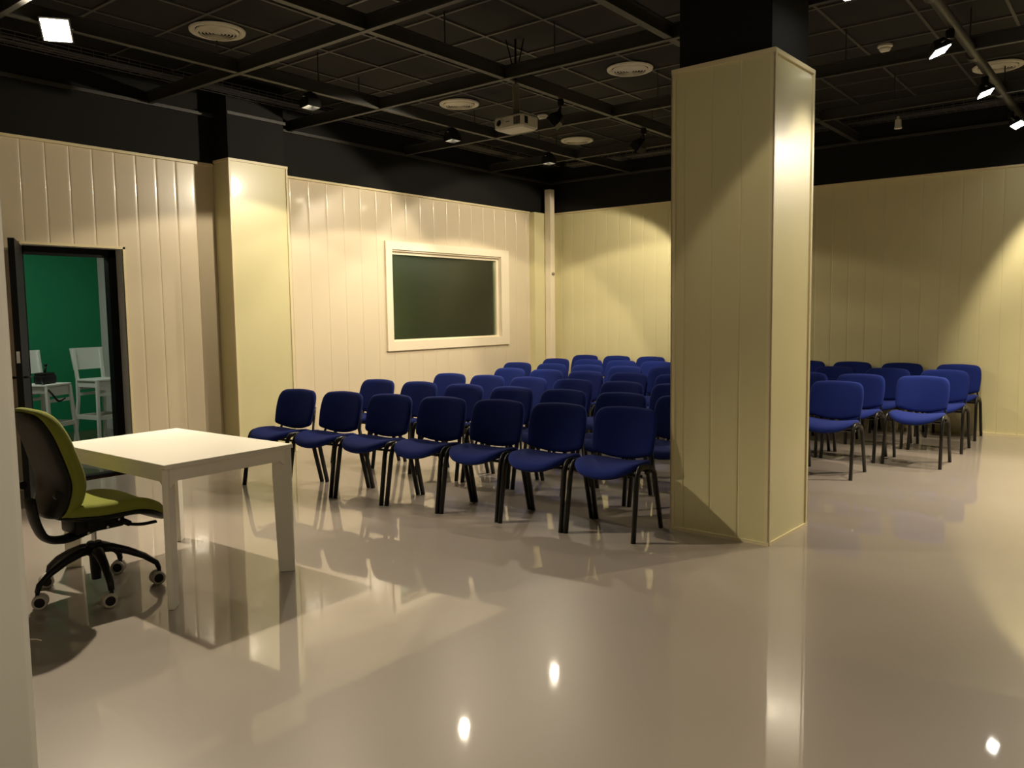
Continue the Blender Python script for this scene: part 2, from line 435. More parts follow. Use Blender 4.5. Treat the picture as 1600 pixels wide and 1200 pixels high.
# lamps added to brighten the green room and the room behind the window (out of the picture, above the door head)
def fill_lamp(loc, sx, sy, power, label):
    t = empty('ceiling_lamp', loc, 0, label, 'ceiling lamp')
    bm = bmesh.new(); add_box(bm, (-sx/2, -sy/2, -.05), (sx/2, sy/2, 0), .008); obj('lamp_housing', bm, M_white, t)
    l = area('lamp_light', (0, 0, -.06), sx*.9, power, (0.95, 1.0, 0.90), sy=sy*.9); l.parent = t
fill_lamp((-1.7, -7.3, 2.9), 0.6, 0.6, 26, 'square white ceiling lamp in the green room behind the doorway')
fill_lamp((-1.2, -2.6, 2.9), 0.6, 0.6, 75, 'square white ceiling lamp in the dim room behind the window')

# bar stools
def make_stool(label):
    t = empty('bar_stool', (0, 0, 0), 0, label, 'bar stool', 'white bar stools in the green room')
    bm = bmesh.new(); add_box(bm, (-.19, -.19, .725), (.19, .19, .75), .006); obj('seat', bm, M_stool, t)
    for sx in (-1, 1):
        bm = bmesh.new(); add_tube(bm, [(sx*.215, .215, 0), (sx*.175, .175, .725)], .022, .022, n=4, side=(1, 1, 0)); obj('leg', bm, M_stool, t)
        bm = bmesh.new(); add_tube(bm, [(sx*.20, -.235, 0), (sx*.175, -.18, .5), (sx*.175, -.175, .75), (sx*.18, -.215, 1.10)], .022, .022, n=4, side=(1, 1, 0)); obj('leg', bm, M_stool, t)
    bm = bmesh.new(); add_box(bm, (-.165, .155, .62), (.165, .175, .72)); add_box(bm, (-.165, -.175, .62), (.165, -.155, .72))
    add_box(bm, (-.175, -.165, .655), (-.155, .165, .72)); add_box(bm, (.155, -.165, .655), (.175, .165, .72)); obj('apron', bm, M_stool, t)
    for nm, lo, hi in (('footrest', (-.19, .18, .27), (.19, .205, .32)), ('stretcher', (-.18, -.20, .27), (.18, -.18, .32)), ('stretcher', (-.195, -.19, .27), (-.175, .19, .32)),
                       ('stretcher', (.175, -.19, .27), (.195, .19, .32)), ('stretcher', (-.18, .165, .55), (.18, .185, .585)), ('stretcher', (-.18, -.185, .55), (.18, -.165, .585))):
        bm = bmesh.new(); add_box(bm, lo, hi); obj(nm, bm, M_stool, t)
    # wide curved back panel
    bm = bmesh.new(); g = []
    for j in range(5):
        z = .86+j*.065; yb = -.185-.03*(z-.75)/.35
        row = []
        for i in range(9):
            u = -1+2*i/8; x = u*(.19+.025*j/4)
            row.append((x, yb-.02*(1-u*u), z))
        g.append(row)
    fv = [[bm.verts.new(p) for p in r_] for r_ in g]; bv = [[bm.verts.new((p[0], p[1]-.02, p[2])) for p in r_] for r_ in g]
    for j in range(4):
        for i in range(8):
            bm.faces.new((fv[j][i], fv[j][i+1], fv[j+1][i+1], fv[j+1][i])); bm.faces.new((bv[j][i], bv[j+1][i], bv[j+1][i+1], bv[j][i+1]))
    for i in range(8):
        bm.faces.new((fv[0][i], bv[0][i], bv[0][i+1], fv[0][i+1])); bm.faces.new((fv[4][i], fv[4][i+1], bv[4][i+1], bv[4][i]))
    for j in range(4):
        bm.faces.new((fv[j][0], fv[j+1][0], bv[j+1][0], bv[j][0])); bm.faces.new((fv[j][8], bv[j][8], bv[j+1][8], fv[j+1][8]))
    obj('backrest', bm, M_stool, t, angle=40)
    return t
st = make_stool('white wooden bar stool with nothing on its seat, against the green wall')
st.location = (-2.42, -5.99, 0); st.rotation_euler = (0, 0, math.radians(-78))
s2 = copy_tree(st); s2.location = (-2.18, -6.72, 0); s2.rotation_euler = (0, 0, math.radians(-62))
s2['label'] = 'white wooden bar stool holding a black camera bag, partly hidden by the door leaf'
# camera bag
bag = empty('camera_bag', (-2.15, -6.72, .752), math.radians(-65), 'small black camera bag with a hanging strap on a white bar stool', 'bag')
bm = bmesh.new(); add_box(bm, (-.10, -.07, 0), (.10, .07, .10), .02); obj('bag_body', bm, M_plast, bag, angle=40)
bm = bmesh.new(); add_box(bm, (-.09, -.065, .09), (.09, .06, .125), .015); obj('flap', bm, M_plast, bag, angle=40)
bm = bmesh.new(); add_tube(bm, [(.0, .0, .12), (-.02, 0, .2)], .012); add_tube(bm, [(-.02, 0, .2), (-.02, .0, .22)], .018); obj('camera_grip', bm, M_plast, bag, smooth=True)
bm = bmesh.new(); add_tube(bm, smooth_path([(.098, .05, .06), (.16, .10, .02), (.15, .22, -.10), (.08, .235, -.20), (-.02, .235, -.16)], .05), .011, .003); obj('strap', bm, M_plast, bag, smooth=True)
# sockets on the green wall
for i, (yy, zz) in enumerate(((-6.50, .55), (-6.62, .42), (-6.85, .55))):
    bm = bmesh.new(); add_box(bm, (-3.448, yy-.045, zz-.035), (-3.425, yy+.045, zz+.035), .006)
    s = obj('wall_socket', bm, M_socket)
    tag(s, ['white socket box on the green wall, right of the stool leg', 'lower white socket box on the green wall under the stool seat', 'white socket box on the green wall nearest the door leaf'][i], 'socket')

# ------------------------------------------------------------------ corner post
bm = bmesh.new(); add_box(bm, (-.055, -.055, 0), (.055, .055, 3.36), .006); post = obj('square_pipe_casing', bm, M_wframe)
post.location = (0.165, -0.22, 0); post.location.z = 0
tag(post, 'pale cream square post standing in the far left corner', 'post')
bm = bmesh.new(); add_lathe(bm, [(0, 0), (.02, 0), (.024, .01), (.018, .03), (0, .034)], 16, mtx=Matrix.Rotation(PI/2, 4, 'Y'))
k = obj('round_button', bm, M_pole, post, smooth=True, label='small dark grey round fitting'); k.location = (.055, -.01, 2.07)

# ------------------------------------------------------------------ ceiling steelwork
BZ = 3.48
def ibeam(bm, a, b, z, w_=.05, h_=.10, up=True):
    a = Vector(a); b = Vector(b); d = (b-a).normalized(); n = Vector((-d.y, d.x))
    def bar(hw, z0, z1):
        add_prism(bm, [(*(a-n*hw), z0), (*(b-n*hw), z0), (*(b+n*hw), z0), (*(a+n*hw), z0)], (0, 0, z1-z0))
    bar(w_/2, z, z+.012); bar(.006, z+.012, z+h_); bar(w_/2, z+h_, z+h_+.01)
LB = 'black steel beam hung under the ceiling, '
for y_, lab in ((-11.8, 'crossing over the viewer'), (-10.05, 'first crossing the room before the desk'), (-8.3, 'crossing the room above the white desk'), (-6.53, 'crossing the room near the first ceiling vent'), (-4.95, 'crossing the room right at the projector'), (-3.17, 'crossing the room just past the projector'), (-1.5, 'crossing the room nearest the far wall')):
    bm = bmesh.new(); ibeam(bm, (0.02, y_), (11.5, y_), BZ, .042)
    for x_ in (1.2, 3.6, 5.4, 8.0): add_tube(bm, [(x_, y_, BZ+.10), (x_, y_, HC)], .006, n=6)
    tag(obj('ceiling_beam', bm, M_beam), LB+lab, 'beam', 'ceiling beams')
for x_, lab, w_ in ((1.50, 'running front to back on the left'), (3.07, 'running front to back through the projector mount'), (4.65, 'running front to back behind the column')) and ((1.50, 'running front to back on the left', .05), (3.07, 'running front to back through the projector mount', .05), (4.65, 'running front to back behind the column', .06), (8.8, 'running front to back right of the viewer', .06)):
    bm = bmesh.new(); ibeam(bm, (x_, -14.5), (x_, -.06), BZ+.004, w_)
    for y_ in (-9.2, -5.7, -2.3): add_tube(bm, [(x_, y_, BZ+.10), (x_, y_, HC)], .006, n=6)
    tag(obj('ceiling_beam', bm, M_beam), LB+lab, 'beam', 'ceiling beams')
bm = bmesh.new(); add_tube(bm, [(6.32, -9.9, 3.50), (6.36, -.06, 3.50)], .038, n=16)
for y_ in (-9, -6, -3.1, -1.2): add_tube(bm, [(6.33, y_, 3.53), (6.33, y_, HC-.02)], .006, n=6)
for y_ in (-7.4, -4.6, -2.95, -1.5): add_tube(bm, [(6.33, y_-.05, 3.50), (6.33, y_+.05, 3.50)], .046, n=16)
tag(obj('lighting_pipe', bm, M_beam, angle=40), 'dark round lighting pipe carrying the floodlights on the right', 'pipe')
bm = bmesh.new(); add_box(bm, (.021, -14.5, BZ-.01), (.055, -5.87, BZ+.02)); add_box(bm, (.275, -5.87, BZ-.01), (.30, -5.18, BZ+.02)); add_box(bm, (.021, -5.18, BZ-.01), (.055, -.05, BZ+.02))
tag(obj('wall_rail', bm, M_beam), 'thin black rail along the top of the left wall under the cable tray', 'rail')
bm = bmesh.new(); add_box(bm, (.06, -.05, BZ-.01), (11.5, -.021, BZ+.02))
tag(obj('wall_rail', bm, M_beam), 'thin black rail along the top of the far wall under the cable tray', 'rail')

# wire mesh cable trays
def tray(a, b, w_, z, name, label):
    a = Vector(a); b = Vector(b); d = (b-a).normalized(); n = Vector((-d.y, d.x)); Lh = (b-a).length
    t = empty('cable_tray', (0, 0, 0), 0, label, 'cable tray')
    bm = bmesh.new()
    offs = [(-w_/2, z+.06), (-w_/2, z+.03), (-w_/2, z), (-w_/6, z), (w_/6, z), (w_/2, z), (w_/2, z+.03), (w_/2, z+.06)]
    for o_, zz in offs:
        p = a+n*o_; q = b+n*o_
        add_tube(bm, [(p.x, p.y, zz), (q.x, q.y, zz)], .0030, n=4)
    s = 0.05
    while s < Lh:
        c_ = a+d*s
        add_tube(bm, [(*(c_+n*o_), zz) for o_, zz in (offs[0], offs[2], offs[5], offs[7])], .0026, n=4)
        s += 0.10
    obj('wire_mesh', bm, M_wire, t)
    rnd = random.Random(5)
    for k in range(5):
        bm = bmesh.new(); pts = []
        s = 0; o_ = (k-2)*.03
        while s < Lh:
            c_ = a+d*s+n*(o_+rnd.uniform(-.012, .012)); pts.append((c_.x, c_.y, z+.016+rnd.uniform(0, .010))); s += .35
        add_tube(bm, pts, .007, n=6); obj('cable', bm, M_cable, t, smooth=True)
    return t
tray((0.42, -14.5), (0.42, -0.45), .20, 3.64, 'cable_tray', 'wire mesh cable tray full of cables along the left wall under the ceiling')
tray((0.6, -0.33), (11.5, -0.33), .20, 3.64, 'cable_tray', 'wire mesh cable tray along the far wall under the ceiling')

# ------------------------------------------------------------------ vents, detectors
def make_vent():
    t = empty('ceiling_vent', (0, 0, 0), 0)
    bm = bmesh.new()
    add_lathe(bm, [(.175, -.004), (.20, -.022), (.222, -.014), (.225, 0)], 48)
    obj('outer_rim', bm, M_vent, t, smooth=True)
    for i, r in enumerate((.172, .145, .118, .091, .064, .037)):
        bm = bmesh.new(); add_lathe(bm, [(r, -.012), (r-.022, -.030), (r-.019, -.033), (r+.002, -.015), (r, -.012)], 40); obj('vane_ring', bm, M_vent, t, smooth=True)
    bm = bmesh.new(); add_lathe(bm, [(.0, -.020), (.02, -.018), (.02, -.005)], 24); obj('hub', bm, M_vent, t, smooth=True)
    bm = bmesh.new(); add_lathe(bm, [(0, -.001), (.178, -.001), (.178, -.004), (0, -.004)], 40); obj('backing', bm, M_black, t)
    return t
VL = [((1.36, -6.62), 'round white ceiling vent left of the picture, nearest the bright spotlight'), ((3.44, -3.44), 'round white ceiling vent just left of the column top'), ((1.30, -3.55), 'round white ceiling vent left of the projector'), ((1.22, -1.03), 'smallest looking round white ceiling vent, below right of the projector'), ((6.26, -1.13), 'round white ceiling vent partly hidden behind the lighting pipe'), ((6.5, -4.1), 'round white ceiling vent cut by the top edge of the picture at the right')]
v0 = make_vent()
for i, ((x, y), lab) in enumerate(VL):
    v = v0 if i == 0 else copy_tree(v0)
    v.location = (x, y, HC-.0125); tag(v, lab, 'vent', 'round ceiling vents')
def detector(x, y, lab):
    t = empty('smoke_detector', (x, y, HC-.0125), 0, lab, 'smoke detector', 'smoke detectors')
    bm = bmesh.new(); add_lathe(bm, [(0, 0), (.062, 0), (.064, -.018), (.055, -.026), (0, -.026)], 32); obj('base_ring', bm, M_vent, t, angle=40)
    bm = bmesh.new(); add_lathe(bm, [(.045, -.026), (.05, -.040), (.036, -.058), (0, -.062)], 32); obj('sensor_head', bm, M_vent, t, angle=40)
detector(5.56, -2.55, 'white smoke detector on the ceiling right of the column')
detector(1.70, -2.50, 'white smoke detector on the ceiling just right of the projector')
# hanging lamp holder
t = empty('pendant_socket', (5.56, -2.0, 3.26), 0, 'small white fitting hanging on a thin cord right of the column', 'pendant')
bm = bmesh.new(); add_lathe(bm, [(0, .02), (.02, .02), (.028, .012), (.03, -.05), (.034, -.055), (.034, -.07), (0, -.07)], 20); obj('socket_body', bm, M_proj, t, angle=40)
bm = bmesh.new(); add_lathe(bm, [(0, .05), (.012, .045), (.014, .02)], 16); obj('collar', bm, M_proj, t, smooth=True)
bm = bmesh.new(); add_tube(bm, [(0, 0, .045), (.002, 0, .58)], .0025, n=6); obj('cord', bm, M_cable, t)

# ------------------------------------------------------------------ floodlights
def flood(loc, aim, power, cone, blend, label, mount, lens=M_glow, col=WARM, size=(.20, .085), hood=0.0, yoke=None):
    t = empty('floodlight', loc, 0, label, 'floodlight', 'floodlights hung under the ceiling')
    a = Vector(aim).normalized()
    s = a.cross(Vector((0, 0, 1)));
    s = s.normalized() if s.length > 1e-3 else Vector((1, 0, 0))
    u = s.cross(a)
    mt = Matrix((s, u, -a)).transposed().to_4x4()      # local -z = aim
    hw, hh = size
    bm = bmesh.new()
    add_prism(bm, [(-hw/2-.012, -hh/2-.012, -.004), (hw/2+.012, -hh/2-.012, -.004), (hw/2+.012, hh/2+.012, -.004), (-hw/2-.012, hh/2+.012, -.004)], (0, 0, .015))
    # tapered back of the housing
    A = [(-hw/2-.01, -hh/2-.01, .011), (hw/2+.01, -hh/2-.01, .011), (hw/2+.01, hh/2+.01, .011), (-hw/2-.01, hh/2+.01, .011)]
    B = [(-hw/3, -hh/3, .07), (hw/3, -hh/3, .07), (hw/3, hh/3, .07), (-hw/3, hh/3, .07)]
    va = [bm.verts.new(p) for p in A]; vb = [bm.verts.new(p) for p in B]
    for i in range(4): bm.faces.new((va[i], va[(i+1) % 4], vb[(i+1) % 4], vb[i]))
    bm.faces.new(vb)
    if hood:
        for (xa, xb, ya, yb) in ((-hw/2-.014, -hw/2-.004, -hh/2-.014, hh/2+.014), (hw/2+.004, hw/2+.014, -hh/2-.014, hh/2+.014), (-hw/2-.014, hw/2+.014, -hh/2-.014, -hh/2-.004), (-hw/2-.014, hw/2+.014, hh/2+.004, hh/2+.014)):
            add_box(bm, (xa, ya, -hood), (xb, yb, 0))
    for v in bm.verts: v.co = mt @ v.co
    obj('housing', bm, M_plast, t)
    bm = bmesh.new()
    add_prism(bm, [(-hw/2, -hh/2, -.009), (hw/2, -hh/2, -.009), (hw/2, hh/2, -.009), (-hw/2, hh/2, -.009)], (0, 0, .004))
    for v in bm.verts: v.co = mt @ v.co
    obj('lamp_glass', bm, lens, t, label='glowing lamp glass')
    # yoke and clamp up to the pipe
    bm = bmesh.new()
    mp = Vector(mount)-Vector(loc)
    for sg in (-1, 1):
        e = (mt @ Vector((sg*(hw/2+.016), 0, .03)))
        top = mp + Vector((0, 0, -.04))
        add_tube(bm, [e, e.lerp(top, .55)+Vector((0, 0, .01)), top], .010, .003, n=6)
    o_ = obj('yoke', bm, yoke or M_lampW, t)
    if yoke is None: o_['label'] = 'pale metal yoke'
    bm = bmesh.new(); add_lathe(bm, [(0, -.045), (.028, -.045), (.032, .0), (.028, .02), (0, .02)], 16, c=mp); obj('clamp', bm, M_plast, t, angle=40)
    l = bpy.data.lights.new('lamp_beam', 'SPOT'); l.energy = power; l.color = col
    l.spot_size = math.radians(cone); l.spot_blend = blend; l.shadow_soft_size = .035
    lo = bpy.data.objects.new('lamp_beam', l); COL.objects.link(lo); lo.parent = t
    mm = mt.copy(); mm.translation = a*(.035+hood); lo.matrix_local = mm
    return t
LBL = {'left': ['blazing floodlight at the top left corner of the picture, glaring at the viewer', 'small floodlight on the left beam above the cable tray, second from the viewer', 'small floodlight on the left beam, below left of the projector', 'small floodlight on the left beam, furthest from the viewer'],
 'middle': ['black floodlight turned to the left wall, hung just past the projector', 'black floodlight turned to the left wall, seen left of the column top', 'black floodlight turned to the left wall, hidden behind the column'],
 'far': ['floodlight beyond the right edge of the picture near the far wall'],
 'behind': ['floodlight hung behind the viewer'],
 'right': ['floodlight on the right pipe outside the top of the picture', 'floodlight at the top edge of the picture just right of the column', 'glowing floodlight above and left of the round vent on the right', 'glowing floodlight below the round vent on the right', 'glowing floodlight cut by the right edge of the picture']}
for g, ls in LAMPS.items():
    for i, (loc, aim, pw, cone, bl) in enumerate(ls):
        if g == 'right':
            mount = (6.33, loc[1]+.02, 3.44)
            flood(loc, aim, pw, cone, bl, LBL[g][i], mount, size=(.20, .10), lens=M_glow)
        else:
            mount = ({'left': 1.50, 'middle': 3.07, 'behind': 8.0, 'far': 8.0}[g], loc[1], 3.457)
            flood(loc, aim, pw, cone, bl, LBL[g][i], mount, lens=M_gloww, size=(.17, .15) if (g, i) == ('left', 0) else (.12, .09), hood=0.0 if (g, i) == ('left', 0) else .06, yoke=M_plast if g == 'middle' else None)

# ------------------------------------------------------------------ projector
pr = empty('projector', (3.245, -4.93, 3.07), 0, 'white video projector hanging from the ceiling on a grey pole', 'projector')
bm = bmesh.new()
pts = [(-.30, 0), (-.02, 0), (0, .02), (0, .22), (-.02, .24), (-.30, .24), (-.32, .22), (-.32, .02)]
a = [bm.verts.new((x, y, .015)) for x, y in pts]; b = [bm.verts.new((x, y, .10)) for x, y in pts]
k = [bm.verts.new((-.16+(x+.16)*.88, .12+(y-.12)*.86, 0)) for x, y in pts]; tt = [bm.verts.new((-.16+(x+.16)*.94, .12+(y-.12)*.94, .112)) for x, y in pts]
n_ = len(pts)
for p_, q_ in ((k, a), (a, b), (b, tt)):
    for i in range(n_): bm.faces.new((p_[i], p_[(i+1) % n_], q_[(i+1) % n_], q_[i]))
bm.faces.new(k[::-1]); bm.faces.new(tt)
obj('projector_case', bm, M_proj, pr)
rx = Matrix.Rotation(PI/2, 4, 'X')
bm = bmesh.new(); add_lathe(bm, [(.028, 0), (.040, 0), (.042, .016), (.032, .018), (.028, .004)], 28, mtx=rx); o = obj('lens_ring', bm, M_proj, pr, angle=40); o.location = (-.255, .002, .058)
bm = bmesh.new(); add_lathe(bm, [(0, .006), (.02, .005), (.030, .002), (.030, 0), (0, 0)], 28, mtx=rx); o = obj('lens', bm, M_lens, pr, smooth=True); o.location = (-.255, .000, .058)
bm = bmesh.new()
for i in range(6): add_box(bm, (-.095+i*.012, -.004, .025), (-.089+i*.012, .001, .092))
obj('vent_grille', bm, M_plast, pr)
bm = bmesh.new()
for i in range(4): add_box(bm, (-.001, .03+i*.012, .03), (.004, .036+i*.012, .09))
obj('vent_grille', bm, M_plast, pr)
bm = bmesh.new(); add_box(bm, (-.185, -.002, .055), (-.145, .001, .064)); obj('badge', bm, M_pole, pr)
bm = bmesh.new()
for (x, y) in ((-.28, .03), (-.04, .03), (-.28, .21), (-.04, .21)): add_tube(bm, [(x, y, .105), (-.16, .12, .135)], .008)
add_box(bm, (-.20, .08, .125), (-.12, .16, .14)); obj('mount_bracket', bm, M_plast, pr)
bm = bmesh.new(); add_lathe(bm, [(0, .14), (.034, .14), (.034, .145), (.030, .15), (.030, .40), (0, .40)], 20, c=(-.16, .12, 0)); obj('mount_pole', bm, M_pole, pr, angle=40)
bm = bmesh.new(); add_tube(bm, [(-.16, .12, .40), (-.16, .12, .845)], .010); add_tube(bm, [(-.16, .12, .45), (-.08, .16, .845)], .006); add_tube(bm, [(-.16, .12, .45), (-.24, .06, .845)], .006); add_box(bm, (-.2, .08, .83), (-.12, .16, .84))
obj('hanger_rod', bm, M_plast, pr)

# ------------------------------------------------------------------ blue stacking chairs
def pad(outline, thick, mapfn, steps=((1.0, .0), (1.02, .35), (.985, .72), (.93, .92), (.80, 1.0), (.4, 1.02)), back=(.2, .4, .6, .8, .97)):
    """cushion: outline list of (u,v); mapfn(u,v,h)->xyz with h along thickness"""
    bm = bmesh.new(); n = len(outline)
    cu = sum(p[0] for p in outline)/n; cv = sum(p[1] for p in outline)/n
    rings = []
    seq = [(b, 0.0) for b in back] + list(steps)
    for s, h in seq:
        rings.append([bm.verts.new(mapfn(cu+(u-cu)*s, cv+(v-cv)*s, h*thick)) for u, v in outline])
    for a, b in zip(rings, rings[1:]):
        for i in range(n): bm.faces.new((a[i], a[(i+1) % n], b[(i+1) % n], b[i]))
    c0 = bm.verts.new(mapfn(cu, cv, 0)); c1 = bm.verts.new(mapfn(cu, cv, thick*1.02))
    for i in range(n):
        bm.faces.new((c0, rings[0][(i+1) % n], rings[0][i])); bm.faces.new((c1, rings[-1][i], rings[-1][(i+1) % n]))
    return bm
def rounded(poly, radii, n=6):
    """round polygon corners -> outline"""
    out = []; m_ = len(poly)
    for i, p in enumerate(poly):
        p = Vector(p); a = Vector(poly[i-1])-p; b = Vector(poly[(i+1) % m_])-p
        r = min(radii[i], a.length*.5, b.length*.5)
        p0 = p+a.normalized()*r; p1 = p+b.normalized()*r
        for j in range(n+1):
            t = j/n; q = p0*(1-t)**2+p*2*t*(1-t)+p1*t*t; out.append((q.x, q.y))
    res = []
    for q in out:
        if not res or (Vector(q)-Vector(res[-1])).length > 1e-4: res.append(q)
    return res
def densify(o, d=.03):
    out = []
    for i, p in enumerate(o):
        q = o[(i+1) % len(o)]; L_ = (Vector(q)-Vector(p)).length; k = max(1, int(L_/d))
        for j in range(k): out.append((p[0]+(q[0]-p[0])*j/k, p[1]+(q[1]-p[1])*j/k))
    return out

def make_chair():
    t = empty('stacking_chair', (0, 0, 0), 0)
    # seat: faces -y ; centre at origin
    so = densify(rounded([(-.175, .185), (-.225, .10), (-.235, -.12), (-.16, -.235), (0, -.262), (.16, -.235), (.235, -.12), (.225, .10), (.175, .185)], [.05, .1, .12, .1, .12, .1, .12, .1, .05]))
    def smap(u, v, h):
        z = .425 + .030*(u/.23)**2*(1 if v < .1 else .7) - (.034*max(0, (-v-.10)/.16)**2) - .012*max(0, (v)/.2)
        return (u, v, z+h-.008*0)
    bm = pad(so, .045, smap); seat = obj('seat', bm, M_blue, t, smooth=True)
    bm = pad([(u*.97, v*.97) for u, v in so], -.014, lambda u, v, h: smap(u, v, h-.001), steps=((1.0, .2), (.97, .8), (.85, 1.0), (.4, 1.0))); obj('seat_shell', bm, M_plast, seat, smooth=True)
    # backrest outline in (u, v) with v = height
    bo = densify(rounded([(-.222, .0), (-.236, .16), (-.218, .288), (0, .303), (.218, .288), (.236, .16), (.222, .0), (.11, -.032), (0, -.042), (-.11, -.032)], [.025, .1, .085, .12, .085, .1, .025, .06, .08, .06]))
    def bmap(u, v, h):
        y = .165 + .10*(v/.36) + .02*0 - .035*(abs(u)/.22)**2      # sides wrap forward
        return (u, y-h, .512+v)
    bm = pad(bo, .036, bmap); back = obj('backrest', bm, M_blue, t, smooth=True)
    bm = pad([(u*.985, v*.985) for u, v in bo], -.016, lambda u, v, h: bmap(u, v, h-.001), steps=((1.0, .2), (.98, .7), (.88, 1.0), (.4, 1.0))); obj('back_shell', bm, M_plast, back, smooth=True)
    for sx in (-1, 1):
        x = sx*.240; xf = sx*.246
        fr = smooth_path([(xf, -.232, 0), (x, -.165, .40), (x, -.135, .462), (x, -.06, .462), (x, .0, .452)], .07, 6)
        bm = bmesh.new(); add_tube(bm, fr, .0155, .0205, n=10, side=(1, 0, 0)); obj('front_leg', bm, M_tube, t, smooth=True)
        rr = smooth_path([(x, .0, .452), (x, .06, .440), (x, .115, .40), (xf, .215, 0)], .07, 6)
        bm = bmesh.new(); add_tube(bm, rr, .0155, .0205, n=10, side=(1, 0, 0)); obj('rear_leg', bm, M_tube, t, smooth=True)
        bk = smooth_path([(sx*.236, -.02, .418), (sx*.232, .10, .412), (sx*.215, .155, .43), (sx*.19, .19, .53), (sx*.18, .225, .66)], .05, 6)
        bm = bmesh.new(); add_tube(bm, bk, .008, .013, n=10, side=(1, 0, 0)); obj('back_upright', bm, M_tube, t, smooth=True)
        for (yy, xx) in ((-.231, xf), (.214, xf)):
            pass
    bm = bmesh.new(); add_tube(bm, [(-.248, -.10, .408), (.248, -.10, .408)], .010, n=8); add_tube(bm, [(-.248, .08, .412), (.248, .08, .412)], .010, n=8); obj('cross_bar', bm, M_tube, t, smooth=True)
    return t

chair0 = make_chair()
ROWS = []   # (row, [(x, y, rz)], names)
# front row from its floor marks: left feet line
r1 = [(1.595, -6.30), (2.135, -6.235), (2.67, -6.18), (3.20, -6.115), (3.72, -6.055), (4.245, -6.015), (4.77, -5.965)]
r1 = [(x, y, math.radians(5.5)) for x, y in r1]
r2 = [(x, -5.17+.012*i, math.radians(1.5)) for i, x in enumerate((1.40, 1.98, 2.55, 3.11, 3.66, 4.22, 4.76))]
r3 = [(x, -4.18, 0.0) for x in (1.48, 2.02, 2.57, 3.12, 3.67, 4.22, 4.77)]
r4 = [(x, -3.19, 0.0) for x in (1.54, 2.08, 2.62, 3.17, 3.72, 4.26, 4.80, 5.34)]
r5 = [(x, -2.25, 0.0) for x in (0.93, 1.49, 2.04, 2.58, 3.12, 3.66, 4.20, 4.74, 5.29, 5.86)]
r6 = [(x, -1.27, 0.0) for x in (0.87, 1.42, 1.95, 2.48, 3.04, 3.61, 4.18, 4.75, 5.31, 5.87)]
r7 = [(x, -.30, 0.0) for x in (0.74, 1.30, 1.87, 2.42, 2.98, 3.54, 4.11, 4.67, 5.24, 5.84)]
ords = ['first', 'second', 'third', 'fourth', 'fifth', 'sixth', 'seventh', 'eighth', 'ninth', 'tenth']
rown = ['front row', 'second row', 'third row', 'fourth row', 'fifth row', 'sixth row', 'back row']
rnd = random.Random(3)
first = True
for ri, row in enumerate((r1, r2, r3, r4, r5, r6, r7)):
    for ci, (x, y, a) in enumerate(row):
        if first: o = chair0; first = False
        else: o = copy_tree(chair0)
        o.location = (x, y, 0); o.rotation_euler = (0, 0, a+math.radians(rnd.uniform(-.5, .5)))
        if ci == 0: lab = 'blue fabric stacking chair with black legs, leftmost of the %s' % rown[ri]
        elif ci == len(row)-1: lab = 'blue fabric stacking chair with black legs, rightmost of the %s' % rown[ri]
        else: lab = 'blue fabric stacking chair with black legs, %s from the left in the %s' % (ords[ci], rown[ri])
        tag(o, lab, 'chair', 'blue stacking chairs in rows')

# ------------------------------------------------------------------ white desk
TZ = .74
tb = empty('desk', (0, 0, 0), 0, 'white rectangular desk with slanted plate legs beside the olive green office chair', 'desk')
TC = [Vector((2.56, -8.54, 0)), Vector((3.77, -8.57, 0)), Vector((3.71, -7.775, 0)), Vector((2.52, -7.80, 0))]
TC = [Vector((2.545, -8.555, 0)), Vector((3.76, -8.56, 0)), Vector((3.735, -7.775, 0)), Vector((2.52, -7.795, 0))]
cen = sum(TC, Vector())/4
bm = bmesh.new(); add_prism(bm, [c+V(0, 0, TZ-.022) for c in TC], (0, 0, .022))
bmesh.ops.bevel(bm, geom=bm.edges[:], offset=.002, segments=1, affect='EDGES')
obj('desktop', bm, M_white, tb)
ins = [c+(cen-c).normalized()*.028 for c in TC]
for i in range(4):
    a, b = ins[i], ins[(i+1) % 4]; d = (b-a).normalized(); n = Vector((-d.y, d.x, 0))
    a2 = a+d*.012; b2 = b-d*.012
    bm = bmesh.new()
    prof = [a2+V(0, 0, TZ-.023), b2+V(0, 0, TZ-.023), b2+V(0, 0, TZ-.130), b2-d*.05+V(0, 0, TZ-.092), a2+d*.05+V(0, 0, TZ-.092), a2+V(0, 0, TZ-.130)]
    add_prism(bm, prof, n*.018); obj('apron_rail', bm, M_white, tb)
for i in range(4):
    c = ins[i]; rad = (cen-c).normalized()
    sx = 1 if (TC[i]-cen).x > 0 else -1; sy = 1 if (TC[i]-cen).y > 0 else -1
    rad = V(-sx, -sy, 0).normalized(); n = Vector((-rad.y, rad.x, 0))
    c = c - rad*.012
    bm = bmesh.new()
    add_prism(bm, [c-n*.016, c+rad*.088-n*.016, c+rad*.105-n*.016+V(0, 0, TZ-.16), c+rad*.105-n*.016+V(0, 0, TZ-.024), c-n*.016+V(0, 0, TZ-.024)], n*.032)
    bmesh.ops.bevel(bm, geom=bm.edges[:], offset=.003, segments=1, affect='EDGES')
    obj('leg', bm, M_white, tb)

# ------------------------------------------------------------------ green office chair (local: faces +x)
OC = (3.14, -8.64, 0); ORZ = math.radians(90)
oc = empty('office_chair', OC, ORZ, 'olive green swivel office chair with black base drawn up to the white desk', 'office chair')
